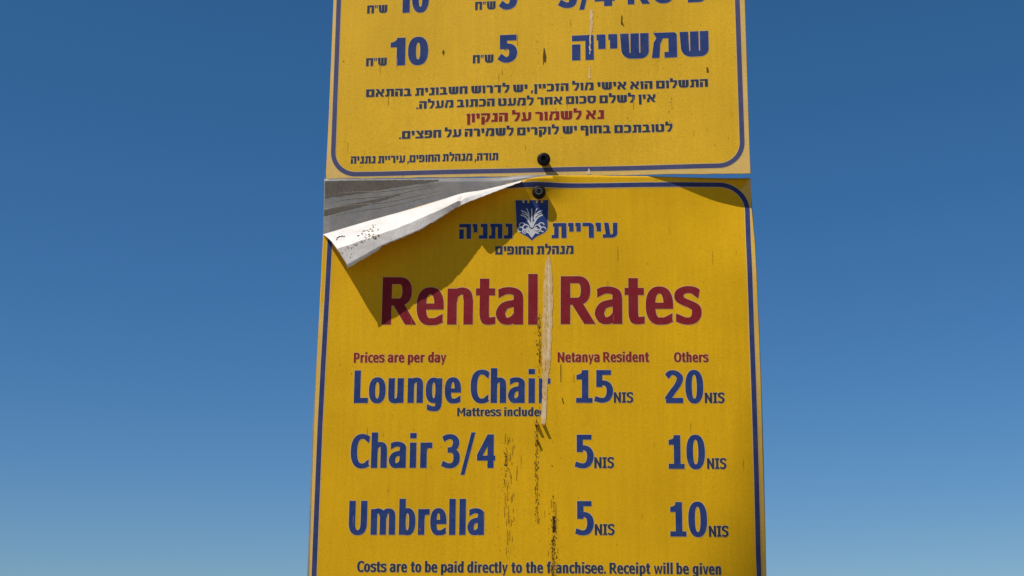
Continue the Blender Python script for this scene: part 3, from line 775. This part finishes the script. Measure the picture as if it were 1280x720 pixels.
# wear on the upper board
for px in ([(679.6, 60), (680.6, 60), (682.8, 71), (682.2, 79), (680.6, 76), (679.2, 82), (678.6, 72)], [(776.6, 19), (778, 20), (777.6, 26), (780.4, 33.6), (776, 30)], [(883, 84), (885, 84.6), (886, 90), (883.4, 91)], [(554, 62), (555.6, 64), (554.6, 70), (552.6, 66)]):
    patch(up, px, M['chip'], 'chip', ur, smooth=False)  # peeled bits, with their small shadows painted into the dark colour
patch(up, [(737.6, 12), (741, 13), (741, 30), (739.6, 42), (737, 44), (736.6, 30)], M['scrape'], 'scrape', ur)
patch(up, [(737.4, 44), (738.8, 44), (738, 58), (738.6, 62), (737, 68), (736.6, 56)], M['scrape_lip'], 'scrape', ur)
patch(up, [(736.6, 82), (737.8, 82), (737.6, 92), (738.2, 97), (736, 98), (736.2, 90)], M['scrape_lip'], 'scrape', ur)
patch(up, [(735.8, 210), (737.4, 213), (738.6, 217.6), (733.6, 218.4), (732.4, 215.4), (734.8, 214)], M['scrape_lip'], 'scrape', ur, smooth=False)
sp = [(random.uniform(412, 930), random.uniform(4, 216), random.uniform(.15, .5), random.uniform(.7, 2)) for _ in range(150)]
sp += streak_spots(822, 28, 110, 2, 24, .2, .5) + streak_spots(838, 120, 175, 1.5, 26, .2, .6) + streak_spots(672, 40, 80, 1, 10, .2, .5)
o = fleck_cloud([(random.uniform(425, 920), random.uniform(20, 205), random.uniform(.2, .4), random.uniform(8, 36)) for _ in range(22)], 'dirt_run', up, M['run'], ur); o['kind'] = 'stuff'
sp += [(690, 30, .8, 1), (429.5, 76.5, 1.0, 1), (784, 148, 1.2, 1), (503.7, 226 - 6, .8, 1)]
fleck_cloud(sp, 'grime', up, M['dirt_soft'], ur)['kind'] = 'stuff'

# ================================================================== BOLTS
def lathe(prof, n=28):
    v = []; f = []
    for (r, z) in prof:
        for k in range(n): a = 2*math.pi*k/n; v.append((r*math.cos(a), r*math.sin(a), z))
    for i in range(len(prof)-1):
        for k in range(n): a = i*n; b = a+n; f.append([a+k, a+(k+1) % n, b+(k+1) % n, b+k])
    f.append(list(range((len(prof)-1)*n, len(prof)*n)))
    return v, f
def bolt(bd, px, py, w_head, label_part, recess, tilt=(0, 0)):
    u, v = bd.uv(px, py, w_head)
    e = bpy.data.objects.new('bolt', None); C.objects.link(e); e.parent = bd.root
    e.location = (u, v, 0); e.rotation_euler = (tilt[0], tilt[1], 0)
    r = 0.0093
    pv, pf = lathe([(0.0058, -0.02), (0.0058, w_head-0.006), (0.0, w_head-0.006)][:2])
    mesh_obj('shank', pv, pf, M['black'], e, smooth=True)
    pv, pf = lathe([(0.0057, w_head-0.008), (r*.96, w_head-0.0078), (r, w_head-0.006), (r, w_head-0.002), (r*.90, w_head+0.0003), (r*.72, w_head+0.0014), (r*.46, w_head+0.0016), (r*.40, w_head+0.001), (r*.38, w_head-0.003)])
    h = mesh_obj('head', pv, pf, M['black'], e, smooth=True)
    pv, pf = lathe([(r*.52, w_head+0.0006), (r*.52, w_head+0.0019), (r*.40, w_head+0.0019), (r*.36, w_head-0.0028)])
    mesh_obj('socket', pv, pf, M['steel' if recess else 'black'], e, smooth=False)
    return e
bolt(up, 679, 197.4, 0.0190, '', False, (0.05, 0.03))
bolt(low, 673.6, 239, 0.0140, '', True, (0.02, 0.0))
